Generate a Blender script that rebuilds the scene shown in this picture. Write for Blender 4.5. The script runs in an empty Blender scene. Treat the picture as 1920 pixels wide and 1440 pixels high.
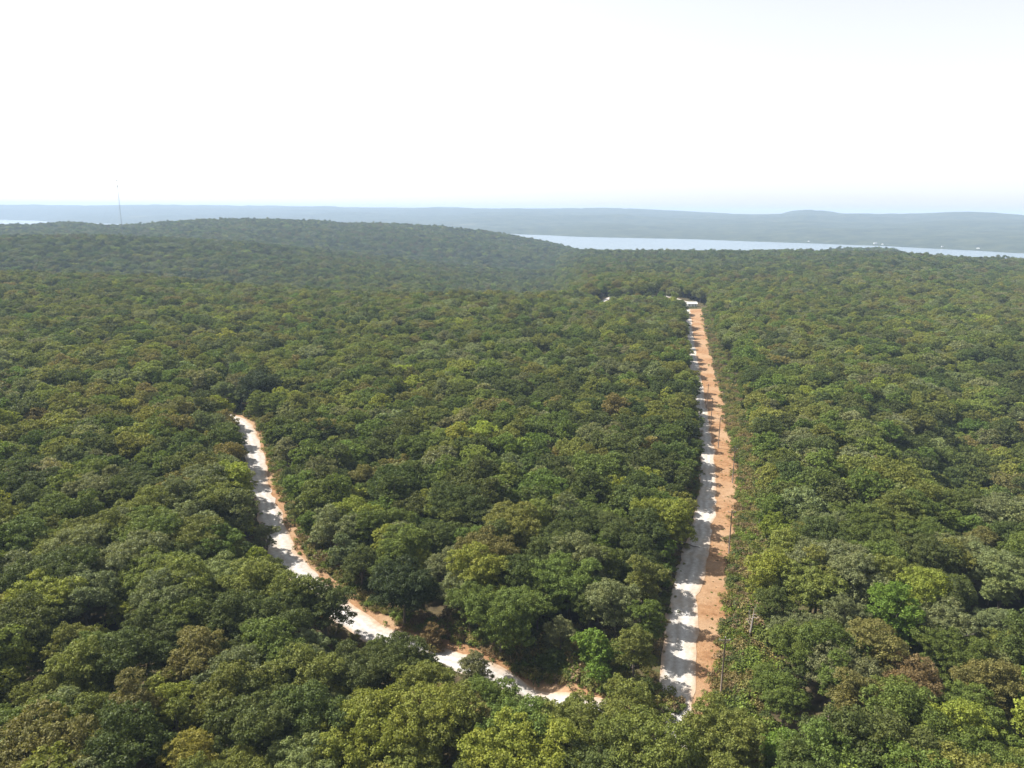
import bpy, bmesh, math, random
import numpy as np
from mathutils import Vector, Matrix

R = math.radians
rng = np.random.default_rng(11)
random.seed(5)
scene = bpy.context.scene
col = scene.collection

# ------------------------------------------------------------------ camera
CAM_H = 80.0
PITCH = 13.3           # degrees below the horizon
ROLL = 0.6
FPX = 1371.0           # focal length in pixels of the 1920-wide photograph
cam_data = bpy.data.cameras.new("camera")
cam_data.sensor_width = 36.0
cam_data.lens = 36.0 * FPX / 1920.0
cam_data.clip_start = 1.0
cam_data.clip_end = 60000.0
cam = bpy.data.objects.new("camera", cam_data)
col.objects.link(cam)
cam.matrix_world = (Matrix.Translation((0, 0, CAM_H)) @ Matrix.Rotation(R(90 - PITCH), 4, 'X')
                    @ Matrix.Rotation(R(ROLL), 4, 'Z'))
scene.camera = cam
CM = np.array(cam.matrix_world.to_3x3())

# ------------------------------------------------------------------ light
SUN_EL = 50.0
SUN_DIR = Vector((-math.cos(R(SUN_EL)) * math.cos(R(22)), math.cos(R(SUN_EL)) * math.sin(R(22)), math.sin(R(SUN_EL))))
world = bpy.data.worlds.new("World")
scene.world = world
world.use_nodes = True
wn = world.node_tree
wn.nodes.clear()
sky = wn.nodes.new('ShaderNodeTexSky')
sky.sky_type = 'NISHITA'
sky.sun_disc = False
sky.sun_elevation = R(SUN_EL)
sky.sun_rotation = math.atan2(SUN_DIR.x, SUN_DIR.y)
sky.altitude = 250.0
sky.air_density = 1.0
sky.dust_density = 1.0
sky.ozone_density = 1.0
wbg = wn.nodes.new('ShaderNodeBackground')
wbg.inputs['Strength'].default_value = 0.095
wout = wn.nodes.new('ShaderNodeOutputWorld')
hs = wn.nodes.new('ShaderNodeHueSaturation')       # thin summer overcast: the blue is washed out
hs.inputs['Saturation'].default_value = 0.18
wn.links.new(sky.outputs[0], hs.inputs['Color'])
wn.links.new(hs.outputs[0], wbg.inputs['Color'])
wn.links.new(wbg.outputs[0], wout.inputs['Surface'])

sun_data = bpy.data.lights.new("sun", 'SUN')
sun_data.energy = 5.0
sun_data.angle = R(0.6)
sun_data.color = (1.0, 0.95, 0.87)
sun = bpy.data.objects.new("sun", sun_data)
col.objects.link(sun)
sun.rotation_euler = SUN_DIR.to_track_quat('Z', 'Y').to_euler()
sun.location = (0, 0, 500)

scene.view_settings.view_transform = 'Standard'
scene.view_settings.look = 'None'
scene.view_settings.exposure = 1.15
scene.view_settings.gamma = 1.0
scene.view_settings.use_curve_mapping = False
cy = scene.cycles
cy.max_bounces = 6
cy.diffuse_bounces = 3
cy.glossy_bounces = 2
cy.transmission_bounces = 3
cy.volume_bounces = 0
cy.transparent_max_bounces = 4
cy.use_denoising = True
try:
    cy.denoiser = 'OPENIMAGEDENOISE'
    cy.denoising_input_passes = 'RGB_ALBEDO_NORMAL'
    cy.denoising_prefilter = 'ACCURATE'
except Exception:
    pass

# ------------------------------------------------------------------ photo geometry helpers
def ray(px, py):
    """world direction seen at a point of the photograph (arrays allowed)"""
    v = np.stack([(np.asarray(px, float) - 960) / FPX, (720 - np.asarray(py, float)) / FPX, -np.ones_like(np.asarray(px, float))], -1)
    return v @ CM.T

def ground_at(px, py, z=0.0):
    d = ray(px, py)
    t = (z - CAM_H) / d[..., 2]
    return d[..., :2] * t[..., None]

def project(p):
    q = (np.asarray(p, float) - np.array([0, 0, CAM_H])) @ CM
    return 960 + FPX * q[..., 0] / -q[..., 2], 720 - FPX * q[..., 1] / -q[..., 2], -q[..., 2]

def vnoise(x, y, seed=0):
    """smooth value noise, about -1..1"""
    xi, yi = np.floor(x).astype(np.int64), np.floor(y).astype(np.int64)
    fx, fy = x - xi, y - yi
    fx, fy = fx * fx * (3 - 2 * fx), fy * fy * (3 - 2 * fy)
    def h(a, b):
        n = (a * 374761393 + b * 668265263 + seed * 974711) & 0x7fffffff
        n = ((n ^ (n >> 13)) * 1274126177) & 0x7fffffff
        return ((n ^ (n >> 16)) & 0xffff) / 32767.5 - 1
    return ((h(xi, yi) * (1 - fx) + h(xi + 1, yi) * fx) * (1 - fy) + (h(xi, yi + 1) * (1 - fx) + h(xi + 1, yi + 1) * fx) * fy)

# ------------------------------------------------------------------ the lie of the land
WATER = -70.0
TREE_H = 12.0
def crest(px, y, r):
    d = ray(px, y)
    return CAM_H + r * d[2] / math.hypot(d[0], d[1]) - (TREE_H if r < 860 else 17.5 if r < 1600 else 21.0)

def bare(px, y, r):
    d = ray(px, y)
    return CAM_H + r * d[2] / math.hypot(d[0], d[1])

FLAT = [(1, 0), (400, 0)]
def column(px, near, shore_near, shore_far, far_y, far_r):
    """one direction: (distance, height) from under the drone out to the far hills"""
    pts = FLAT[:1] + near
    pts += [(shore_near, WATER - 1), (shore_near * 1.06, WATER - 7), (shore_far * 0.985, WATER - 6), (shore_far, WATER + 0.5),
            (shore_far * 1.03, WATER + 14), (shore_far + 0.45 * (far_r - shore_far), 0.55 * bare(px, far_y, far_r) + 0.45 * WATER),
            (far_r, bare(px, far_y, far_r)), (14400, min(-20, bare(px, far_y, far_r) - 40))]
    return px, pts

def left_near(px, edge_y, edge_r, low, hill_y, hill_r, back=-60):
    hill_r *= 1.16
    mid_y = float(np.interp(px, [0, 300, 480, 640, 800, 960], [434, 439, 450, 466, 482, 500]))
    mr = 1430.0
    m = crest(px, mid_y, mr)
    return [(edge_r * .62, min(2, crest(px, edge_y, edge_r))), (edge_r, crest(px, edge_y, edge_r)), (edge_r * 1.25, min(low, m - 6)), (mr * .93, m - 5), (mr, m), (mr * 1.12, m - 30),
            (hill_r * .80, 0.35 * (m - 30) + 0.65 * crest(px, hill_y, hill_r) - 6), (hill_r, crest(px, hill_y, hill_r)), (hill_r * 1.18, back)]

def right_near(px, y, r):
    g = crest(px, y, r)
    return [(470, -2), (700, 0.4 * g - 4), (r * .8, g - 6), (r, g), (r * 1.12, g - 12)]

COLS = [
    column(-500, left_near(-500, 508, 850, -30, 425, 2150), 6500, 9000, 379, 13000),
    column(0, left_near(0, 511, 850, -34, 419, 2150), 6500, 10300, 380, 13500),
    column(75, left_near(75, 512, 850, -34, 417, 2150), 6500, 9600, 381, 13500),
    column(130, left_near(130, 513, 850, -34, 411, 2200), 6500, 8600, 381, 13500),
    column(195, left_near(195, 514, 840, -34, 418, 2150), 6300, 8000, 382, 13500),
    column(245, left_near(245, 516, 830, -34, 418, 2150), 6200, 7600, 382, 13500),
    column(310, left_near(310, 518, 820, -34, 411, 2120), 6000, 7300, 383, 13000),
    column(400, left_near(400, 527, 780, -34, 407, 2100), 5500, 7000, 385, 12500),
    column(480, left_near(480, 535, 740, -34, 406, 2100), 5000, 6800, 386, 12000),
    column(600, left_near(600, 545, 690, -32, 409, 2080), 4600, 6500, 387, 11500),
    column(720, left_near(720, 549, 660, -30, 413, 2050), 4000, 6000, 388, 11000),
    column(830, left_near(830, 547, 660, -28, 420, 2020), 3600, 5600, 389, 10500),
    column(900, left_near(900, 545, 660, -26, 427, 2000), 3300, 5250, 390, 10000),
    column(960, left_near(960, 545, 670, -24, 436, 1980), 3000, 5080, 391, 9500),
    column(1030, left_near(1030, 546, 690, -22, 450, 1900), 2800, 4900, 392, 9200),
    column(1100, [(430, -2), (720, -9), (1050, -15), (1400, crest(1100, 476, 1400)), (1750, crest(1100, 463, 1750)), (2000, -40)], 2600, 4650, 393, 9000),
    column(1160, right_near(1160, 468, 1450), 2450, 4600, 394, 8800),
    column(1300, right_near(1300, 467, 1430), 2400, 4560, 399, 8500),
    column(1450, right_near(1450, 466, 1420), 2400, 4350, 401, 8000),
    column(1510, right_near(1510, 466, 1420), 2400, 4300, 398, 7900),
    column(1560, right_near(1560, 466, 1420)[:-1] + [(1600, -30), (2150, crest(1560, 464, 2150)), (2350, -55)], 2450, 4250, 401, 7800),
    column(1680, [(200, 0), (240, -3), (330, -4)] + right_near(1680, 466, 1400)[:-1] + [(1600, -30), (2150, crest(1680, 460, 2150)), (2350, -55)], 2450, 4150, 403, 7600),
    column(1770, [(195, 0), (222, 0), (248, -10), (300, -8), (430, -4)] + right_near(1770, 471, 1390)[:-1] + [(1600, -40), (2000, -62)], 2450, 4000, 400, 7500),
    column(1830, [(185, 0), (214, 1), (240, -18), (290, -14), (425, -5)] + right_near(1830, 477, 1380), 2350, 3950, 401, 7400),
    column(1920, [(180, 0), (205, 2), (232, -21), (285, -16), (425, -5)] + right_near(1920, 482, 1360), 2300, 3800, 404, 7300),
    column(2400, [(175, 0), (200, 2), (228, -14), (280, -10), (425, -4)] + right_near(2400, 485, 1360), 2300, 3700, 406, 7300),
]
RK = np.exp(np.linspace(math.log(60), math.log(14400), 260))
AZ, TAB = [], []
for px, pts in COLS:
    d = ray(px, 420)
    AZ.append(math.atan2(d[0], d[1]))
    a = np.array(pts, float)
    TAB.append(np.interp(np.log(RK), np.log(a[:, 0]), a[:, 1]))
AZK = np.linspace(AZ[0], AZ[-1], 420)
TAB = np.array(TAB)
T2 = np.stack([np.interp(AZK, AZ, TAB[:, j]) for j in range(len(RK))], 1)
def blur(a, n, axis):
    for _ in range(n):
        p = np.pad(a, [(1, 1) if i == axis else (0, 0) for i in range(2)], 'edge')
        a = (0.25 * np.take(p, range(0, a.shape[axis]), axis) + 0.5 * np.take(p, range(1, a.shape[axis] + 1), axis) + 0.25 * np.take(p, range(2, a.shape[axis] + 2), axis))
    return a
T2 = blur(blur(T2, 3, 1), 5, 0)

KNOLLS = []                 # flat-topped hills on the far skyline
for kp, kr, kw, kh in ((1508, 7850, 150, 26), (1830, 7250, 330, 20), (1180, 8700, 500, 14)):
    d = ray(kp, 400)
    a_ = math.atan2(d[0], d[1])
    KNOLLS.append((kr * math.sin(a_), kr * math.cos(a_), kw, kh))

def height(x, y):
    x, y = np.asarray(x, float), np.asarray(y, float)
    r = np.hypot(x, y)
    az = np.arctan2(x, y)
    azc = np.clip(az, AZK[0], AZK[-1])
    i = np.clip((azc - AZK[0]) / (AZK[-1] - AZK[0]) * (len(AZK) - 1), 0, len(AZK) - 1.001)
    j = np.clip((np.log(np.maximum(r, 1)) - math.log(60)) / (math.log(14400) - math.log(60)) * (len(RK) - 1), 0, len(RK) - 1.001)
    i0, j0 = i.astype(int), j.astype(int)
    fi, fj = i - i0, j - j0
    z = (T2[i0, j0] * (1 - fi) * (1 - fj) + T2[i0 + 1, j0] * fi * (1 - fj) + T2[i0, j0 + 1] * (1 - fi) * fj + T2[i0 + 1, j0 + 1] * fi * fj)
    amp = np.clip((r - 260) / 900, 0, 1)
    land = np.clip((z - WATER) / 8, 0, 1)
    z = z + land * amp * (2.6 * vnoise(x / 170, y / 170, 3) + 2.0 * vnoise(x / 75, y / 75, 4))
    # low rise that carries the far lane
    u = np.clip(((y - 0.06 * (x - 110)) - 668) / 52, 0, 1)
    z = z + 7.5 * u * u * (3 - 2 * u) * np.exp(-((x - 118) / 62.0) ** 4) * np.clip((980 - y) / 200, 0, 1)
    far = np.clip((r - 3300) / 2500, 0, 1) * np.clip((z - WATER - 4) / 40, 0, 1)
    z = z + far * (15 * vnoise(x / 900, y / 520, 5) + 10 * vnoise(x / 330, y / 260, 6) + 5 * vnoise(x / 120, y / 110, 7))
    for kx, ky, kw, kh in KNOLLS:
        z = z + kh * np.exp(-(((x - kx) / kw) ** 4 + ((y - ky) / 500.0) ** 2))
    return z

# ------------------------------------------------------------------ materials
def new_mat(name):
    m = bpy.data.materials.new(name)
    m.use_nodes = True
    nt = m.node_tree
    nt.nodes.clear()
    out = nt.nodes.new('ShaderNodeOutputMaterial')
    return m, nt, out

def principled(nt, out, rough=0.9, spec=0.2):
    b = nt.nodes.new('ShaderNodeBsdfPrincipled')
    b.inputs['Roughness'].default_value = rough
    b.inputs['Specular IOR Level'].default_value = spec
    nt.links.new(b.outputs[0], out.inputs['Surface'])
    return b

def noise(nt, scale, detail=4, rough=0.6, vec=None):
    n = nt.nodes.new('ShaderNodeTexNoise')
    n.inputs['Scale'].default_value = scale
    n.inputs['Detail'].default_value = detail
    n.inputs['Roughness'].default_value = rough
    if vec is not None:
        nt.links.new(vec, n.inputs['Vector'])
    return n.outputs['Fac']

def ramp(nt, fac, stops):
    r = nt.nodes.new('ShaderNodeValToRGB')
    while len(r.color_ramp.elements) < len(stops):
        r.color_ramp.elements.new(0.5)
    for e, (p, c) in zip(r.color_ramp.elements, stops):
        e.position = p
        e.color = (*c, 1)
    nt.links.new(fac, r.inputs[0])
    return r.outputs[0]

def mixc(nt, fac, a, b, mode='MIX'):
    m = nt.nodes.new('ShaderNodeMix')
    m.data_type = 'RGBA'
    m.blend_type = mode
    for sock, v in ((m.inputs[0], fac), (m.inputs[6], a), (m.inputs[7], b)):
        if isinstance(v, (int, float)):
            sock.default_value = v
        elif isinstance(v, tuple):
            sock.default_value = (*v, 1)
        else:
            nt.links.new(v, sock)
    return m.outputs[2]

def math_node(nt, op, a, b=None):
    m = nt.nodes.new('ShaderNodeMath')
    m.operation = op
    for s, v in zip(m.inputs, (a, b)):
        if v is None:
            continue
        if isinstance(v, (int, float)):
            s.default_value = v
        else:
            nt.links.new(v, s)
    return m.outputs[0]

def objco(nt):
    return nt.nodes.new('ShaderNodeTexCoord').outputs['Object']

def bump(nt, b, h, strength, dist):
    n = nt.nodes.new('ShaderNodeBump')
    n.inputs['Strength'].default_value = strength
    n.inputs['Distance'].default_value = dist
    nt.links.new(h, n.inputs['Height'])
    nt.links.new(n.outputs[0], b.inputs['Normal'])

def leaf_material():
    m, nt, out = new_mat("foliage")
    at = nt.nodes.new('ShaderNodeAttribute')
    at.attribute_type = 'INSTANCER'
    at.attribute_name = 'leaf_colour'
    geo = nt.nodes.new('ShaderNodeNewGeometry')
    isl = geo.outputs['Random Per Island']
    v = math_node(nt, 'MULTIPLY_ADD', isl, 0.75)
    v.node.inputs[2].default_value = 0.72
    c = mixc(nt, 1.0, at.outputs['Color'], v, 'MULTIPLY')
    # twig-scale drift of hue: some sprays yellower
    n = noise(nt, 0.55, 2, 0.5, objco(nt))
    f = math_node(nt, 'MULTIPLY', math_node(nt, 'SUBTRACT', n, 0.42), 1.2)
    f.node.use_clamp = True
    c = mixc(nt, f, c, mixc(nt, 1.0, c, (1.35, 1.12, 0.75), 'MULTIPLY'))
    b = nt.nodes.new('ShaderNodeBsdfPrincipled')
    b.inputs['Roughness'].default_value = 0.55
    b.inputs['Specular IOR Level'].default_value = 0.12
    nt.links.new(c, b.inputs['Base Color'])
    tr = nt.nodes.new('ShaderNodeBsdfTranslucent')
    nt.links.new(mixc(nt, 1.0, c, (1.5, 1.5, 0.8), 'MULTIPLY'), tr.inputs['Color'])
    mx = nt.nodes.new('ShaderNodeMixShader')
    mx.inputs[0].default_value = 0.27
    nt.links.new(b.outputs[0], mx.inputs[1])
    nt.links.new(tr.outputs[0], mx.inputs[2])
    nt.links.new(mx.outputs[0], out.inputs['Surface'])
    return m

def simple_mat(name, stops, scale, rough=0.9, spec=0.15, bumpd=0.0, detail=4, stretch=None):
    m, nt, out = new_mat(name)
    b = principled(nt, out, rough, spec)
    vec = objco(nt)
    if stretch:
        mp = nt.nodes.new('ShaderNodeMapping')
        mp.inputs['Scale'].default_value = stretch
        nt.links.new(vec, mp.inputs['Vector'])
        vec = mp.outputs[0]
    n = noise(nt, scale, detail, 0.6, vec)
    nt.links.new(ramp(nt, n, stops), b.inputs['Base Color'])
    if bumpd:
        bump(nt, b, n, 0.8, bumpd)
    return m

M_LEAF = leaf_material()
M_BARK = simple_mat("bark", [(0.3, (0.07, 0.055, 0.042)), (0.7, (0.19, 0.16, 0.13))], 3.0, stretch=(1, 1, 0.25))
M_DEAD = simple_mat("dead_wood", [(0.3, (0.14, 0.12, 0.105)), (0.7, (0.27, 0.24, 0.22))], 4.0, stretch=(1, 1, 0.2))
M_POLE = simple_mat("weathered_pole", [(0.3, (0.16, 0.12, 0.10)), (0.7, (0.28, 0.23, 0.19))], 5.0, stretch=(1, 1, 0.1))
M_LOG = simple_mat("dark_log", [(0.3, (0.025, 0.018, 0.015)), (0.7, (0.07, 0.05, 0.04))], 5.0, stretch=(1, 1, 0.2))
M_STEEL = simple_mat("galvanised_steel", [(0.3, (0.12, 0.125, 0.13)), (0.7, (0.2, 0.21, 0.22))], 0.4, 0.5, 0.5)
M_WHITE = simple_mat("white_paint", [(0.3, (0.72, 0.72, 0.70)), (0.7, (0.82, 0.82, 0.80))], 0.8, 0.6, 0.3)
M_ROOF = simple_mat("pale_metal_roof", [(0.3, (0.68, 0.68, 0.66)), (0.7, (0.80, 0.80, 0.78))], 0.8, 0.5, 0.4)
M_GREYROOF = simple_mat("grey_roof", [(0.3, (0.20, 0.20, 0.21)), (0.7, (0.32, 0.32, 0.33))], 0.8, 0.7, 0.3)
M_GLASS = simple_mat("dark_window_glass", [(0.3, (0.02, 0.025, 0.03)), (0.7, (0.04, 0.045, 0.05))], 0.5, 0.15, 0.5)
M_CERAMIC = simple_mat("grey_ceramic", [(0.3, (0.4, 0.4, 0.42)), (0.7, (0.55, 0.55, 0.57))], 3.0, 0.3, 0.5)
M_STONE = simple_mat("pale_limestone", [(0.3, (0.45, 0.42, 0.36)), (0.6, (0.62, 0.59, 0.52)), (0.8, (0.72, 0.7, 0.64))], 1.4, bumpd=0.1)
M_SOIL = simple_mat("root_soil", [(0.3, (0.20, 0.09, 0.045)), (0.7, (0.36, 0.18, 0.09))], 3.0, bumpd=0.1)

def ground_material():
    m, nt, out = new_mat("forest_floor")
    b = principled(nt, out, 0.95, 0.05)
    co = objco(nt)
    a = ramp(nt, noise(nt, 0.35, 6, 0.65, co), [(0.3, (0.045, 0.036, 0.022)), (0.5, (0.085, 0.066, 0.036)), (0.62, (0.06, 0.07, 0.026)), (0.8, (0.16, 0.11, 0.062))])
    # from a couple of kilometres on the ground sheet itself carries closed woodland
    fa = nt.nodes.new('ShaderNodeAttribute')
    fa.attribute_name = 'woodland'
    w = ramp(nt, noise(nt, 0.012, 7, 0.72, co), [(0.32, (0.014, 0.02, 0.010)), (0.5, (0.036, 0.045, 0.02)), (0.68, (0.075, 0.078, 0.036))])
    field = ramp(nt, noise(nt, 0.0011, 3, 0.5, co), [(0.68, (0, 0, 0)), (0.70, (1, 1, 1))])
    w2 = mixc(nt, field, w, (0.09, 0.09, 0.05))
    nt.links.new(mixc(nt, fa.outputs['Fac'], a, w2), b.inputs['Base Color'])
    return m

def gravel_material():
    m, nt, out = new_mat("white_gravel")
    b = principled(nt, out, 0.95, 0.1)
    co = objco(nt)
    fine = ramp(nt, noise(nt, 1.1, 8, 0.75, co), [(0.25, (0.27, 0.255, 0.235)), (0.5, (0.44, 0.43, 0.415)), (0.75, (0.62, 0.61, 0.595))])
    uv = nt.nodes.new('ShaderNodeUVMap').outputs[0]
    sep = nt.nodes.new('ShaderNodeSeparateXYZ')
    nt.links.new(uv, sep.inputs[0])
    # worn wheel tracks and dusty orange edges that run with the road
    u = sep.outputs[0]
    wob = math_node(nt, 'MULTIPLY', math_node(nt, 'SUBTRACT', noise(nt, 0.18, 4, 0.6, co), 0.5), 0.55)
    uu = math_node(nt, 'ADD', u, wob)
    edge = ramp(nt, uu, [(0.0, (0.9, 0.9, 0.9)), (0.10, (0.15, 0.15, 0.15)), (0.45, (0, 0, 0)), (0.78, (0.12, 0.12, 0.12)), (0.98, (0.9, 0.9, 0.9))])
    wave = math_node(nt, 'SINE', math_node(nt, 'MULTIPLY', uu, 18.8))
    track = math_node(nt, 'MULTIPLY', math_node(nt, 'ADD', wave, 1.0), math_node(nt, 'MULTIPLY', noise(nt, 0.25, 3, 0.6, co), 0.5))
    c = mixc(nt, track, fine, (0.25, 0.22, 0.185))
    wash = ramp(nt, noise(nt, 0.09, 5, 0.7, co), [(0.50, (0, 0, 0)), (0.68, (0.6, 0.6, 0.6))])
    c = mixc(nt, wash, c, (0.42, 0.35, 0.27))
    dirt = ramp(nt, noise(nt, 0.9, 6, 0.7, co), [(0.3, (0.27, 0.18, 0.115)), (0.7, (0.42, 0.31, 0.22))])
    c = mixc(nt, edge, c, dirt)
    nt.links.new(c, b.inputs['Base Color'])
    bump(nt, b, noise(nt, 3.0, 6, 0.7, co), 0.7, 0.12)
    return m

def dirt_material():
    m, nt, out = new_mat("orange_clay")
    b = principled(nt, out, 0.95, 0.05)
    co = objco(nt)
    a = ramp(nt, noise(nt, 0.6, 8, 0.72, co), [(0.25, (0.14, 0.070, 0.033)), (0.45, (0.235, 0.128, 0.064)), (0.62, (0.31, 0.185, 0.10)), (0.82, (0.40, 0.275, 0.17))])
    spots = ramp(nt, noise(nt, 2.3, 3, 0.6, co), [(0.62, (0, 0, 0)), (0.70, (0.75, 0.75, 0.75))])
    c = mixc(nt, spots, a, (0.10, 0.07, 0.035))
    big = ramp(nt, noise(nt, 0.07, 3, 0.5, co), [(0.40, (0, 0, 0)), (0.62, (0.75, 0.75, 0.75))])
    c = mixc(nt, big, c, (0.33, 0.225, 0.14))
    nt.links.new(c, b.inputs['Base Color'])
    bump(nt, b, noise(nt, 1.4, 7, 0.75, co), 0.9, 0.3)
    return m

M_GROUND, M_GRAVEL, M_DIRT = ground_material(), gravel_material(), dirt_material()

# ------------------------------------------------------------------ helpers for objects
def tag(o, label=None, cat=None, group=None, kind=None):
    for k, v in (('label', label), ('category', cat), ('group', group), ('kind', kind)):
        if v:
            o[k] = v
    return o

def link(name, data, parent=None, loc=None):
    o = bpy.data.objects.new(name, data)
    col.objects.link(o)
    if parent is not None:
        o.parent = parent
    if loc is not None:
        o.location = loc
    return o

def empty(name, loc, rz=0.0, scale=None):
    o = bpy.data.objects.new(name, None)
    o.empty_display_size = 0.5
    col.objects.link(o)
    o.location = loc
    o.rotation_euler = (0, 0, rz)
    if scale is not None:
        o.scale = scale
    return o

def mesh_from(name, verts, faces, mats, mat_index=None, smooth=False):
    me = bpy.data.meshes.new(name)
    v = np.asarray(verts, np.float32)
    if isinstance(faces, np.ndarray):
        n, k = faces.shape
        me.vertices.add(len(v))
        me.vertices.foreach_set('co', v.ravel())
        me.loops.add(n * k)
        me.loops.foreach_set('vertex_index', faces.ravel().astype(np.int32))
        me.polygons.add(n)
        me.polygons.foreach_set('loop_start', np.arange(0, n * k, k, dtype=np.int32))
        me.polygons.foreach_set('loop_total', np.full(n, k, np.int32))
        me.update(calc_edges=True)
    else:
        me.from_pydata([tuple(a) for a in v], [], faces)
    for m in mats:
        me.materials.append(m)
    if mat_index is not None:
        me.polygons.foreach_set('material_index', np.asarray(mat_index, np.int32))
    if smooth:
        me.polygons.foreach_set('use_smooth', np.ones(len(me.polygons), bool))
    me.update()
    return me

class MB:
    """gathers tubes and boxes of one part"""
    def __init__(self):
        self.v, self.f = [], []
    def tube(self, pts, radii, n=7, cap=True):
        pts = [Vector(p) for p in pts]
        base = len(self.v)
        for i, p in enumerate(pts):
            t = (pts[min(i + 1, len(pts) - 1)] - pts[max(i - 1, 0)]).normalized()
            ref = Vector((0, 0, 1)) if abs(t.z) < 0.9 else Vector((1, 0, 0))
            a = t.cross(ref).normalized()
            b = t.cross(a)
            for k in range(n):
                w = 2 * math.pi * k / n
                self.v.append(p + (a * math.cos(w) + b * math.sin(w)) * radii[i])
        for i in range(len(pts) - 1):
            for k in range(n):
                k2 = (k + 1) % n
                self.f.append((base + i * n + k, base + i * n + k2, base + (i + 1) * n + k2, base + (i + 1) * n + k))
        if cap:
            self.f.append(tuple(base + k for k in range(n)))
            self.f.append(tuple(base + (len(pts) - 1) * n + k for k in reversed(range(n))))
        return self
    def box(self, c, s, rz=0.0):
        base = len(self.v)
        m = Matrix.Rotation(rz, 3, 'Z')
        for dx, dy, dz in ((-1, -1, -1), (1, -1, -1), (1, 1, -1), (-1, 1, -1), (-1, -1, 1), (1, -1, 1), (1, 1, 1), (-1, 1, 1)):
            self.v.append(Vector(c) + m @ Vector((dx * s[0] / 2, dy * s[1] / 2, dz * s[2] / 2)))
        for q in ((0, 3, 2, 1), (4, 5, 6, 7), (0, 1, 5, 4), (1, 2, 6, 5), (2, 3, 7, 6), (3, 0, 4, 7)):
            self.f.append(tuple(base + i for i in q))
        return self
    def poly(self, pts, faces):
        base = len(self.v)
        self.v += [Vector(p) for p in pts]
        self.f += [tuple(base + i for i in q) for q in faces]
        return self
    def mesh(self, name, mat, smooth=False):
        return mesh_from(name, self.v, self.f, [mat], smooth=smooth)
    def build(self, name, mat, parent=None, smooth=False, loc=None):
        return link(name, self.mesh(name, mat, smooth), parent, loc)

# ------------------------------------------------------------------ ground sheet (rings grow with distance)
def build_ground():
    rr = np.concatenate([[0.5, 30, 60], np.exp(np.linspace(math.log(85), math.log(3000), 330)), np.exp(np.linspace(math.log(3030), math.log(14400), 190))])
    front = np.linspace(R(-52), R(52), 480)
    back = np.linspace(R(52), R(308), 60)[1:-1]
    aa = np.concatenate([front, back])
    A, RR = np.meshgrid(aa, rr)
    x, y = RR * np.sin(A), RR * np.cos(A)
    fade = np.clip((np.cos(A) - math.cos(R(75))) / (math.cos(R(52)) - math.cos(R(75))), 0, 1)
    z = height(x, y) * fade + (1 - fade) * np.minimum(0, -RR * 0.001)
    v = np.stack([x, y, z], -1).reshape(-1, 3)
    na = len(aa)
    i, j = np.meshgrid(np.arange(len(rr) - 1), np.arange(na), indexing='ij')
    j2 = (j + 1) % na
    f = np.stack([i * na + j, (i + 1) * na + j, (i + 1) * na + j2, i * na + j2], -1).reshape(-1, 4)[:, ::-1]
    me = mesh_from("ground", v, np.ascontiguousarray(f), [M_GROUND], smooth=True)
    at = me.attributes.new('woodland', 'FLOAT', 'POINT')
    at.data.foreach_set('value', np.clip((RR.ravel() - 900) / 500, 0, 1).astype(np.float32))
    o = link("ground", me)
    tag(o, "forest floor of brown leaf litter rolling out to the far wooded hills", kind='structure')
build_ground()

def water():
    m, nt, out = new_mat("lake_water")
    b = principled(nt, out, 0.22, 0.5)
    b.inputs['Base Color'].default_value = (0.10, 0.14, 0.17, 1)
    bump(nt, b, noise(nt, 0.03, 5, 0.6, objco(nt)), 0.25, 3.0)
    a = np.linspace(R(-60), R(60), 60)
    v = [(r * math.sin(t), r * math.cos(t), WATER) for r in (1800, 5000, 12500) for t in a]
    f = [(k * 60 + i, k * 60 + i + 1, (k + 1) * 60 + i + 1, (k + 1) * 60 + i) for k in range(2) for i in range(59)]
    o = link("lake", mesh_from("lake", v, f, [m]))
    tag(o, "pale shining lake lying between the forest and the far blue hills", kind='structure')
water()

# ------------------------------------------------------------------ roads
def smooth_line(p, n=4):
    p = np.asarray(p, float)
    s = np.concatenate([[0], np.cumsum(np.hypot(*np.diff(p[:, :2], axis=0).T))])
    t = np.arange(0, s[-1], 2.0)
    q = np.stack([np.interp(t, s, p[:, k]) for k in range(p.shape[1])], 1)
    for _ in range(n):
        q[1:-1] = 0.25 * q[:-2] + 0.5 * q[1:-1] + 0.25 * q[2:]
    return q

# straight road: photo row, gravel edge, gravel/clay line, clay edge
SR = [(1250, 1238, 1308, 1364), (1180, 1245, 1309, 1367), (1100, 1260, 1316, 1371), (1050, 1272, 1326, 1379), (1000, 1288, 1335, 1386),
      (950, 1302, 1341, 1391), (900, 1311, 1345, 1393), (870, 1314, 1344, 1391), (830, 1314, 1337, 1380), (800, 1311, 1332, 1372),
      (760, 1306, 1326, 1362), (700, 1297, 1314, 1344), (650, 1292, 1305, 1331), (600, 1287, 1298, 1322), (572, 1283, 1294, 1317)]
def row_pts(k):
    out = []
    for r in SR:
        out.append(ground_at(np.array(float(r[k])), np.array(float(r[0]))))
    return np.array(out)
ext = np.array([[26.0, 98.0], [22.0, 80.0], [17.0, 55.0], [10, 20]])
L_, Mi, Rr = row_pts(1), row_pts(2), row_pts(3)
L_ = np.concatenate([ext[::-1] + [-2.4, 0], L_])
Mi = np.concatenate([ext[::-1] + [2.4, 0], Mi])
Rr = np.concatenate([ext[::-1] + [4.2, 0], Rr])
straight = smooth_line(np.concatenate([L_, Mi, Rr], 1), 6)     # x0 y0 x1 y1 x2 y2 along the road

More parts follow.
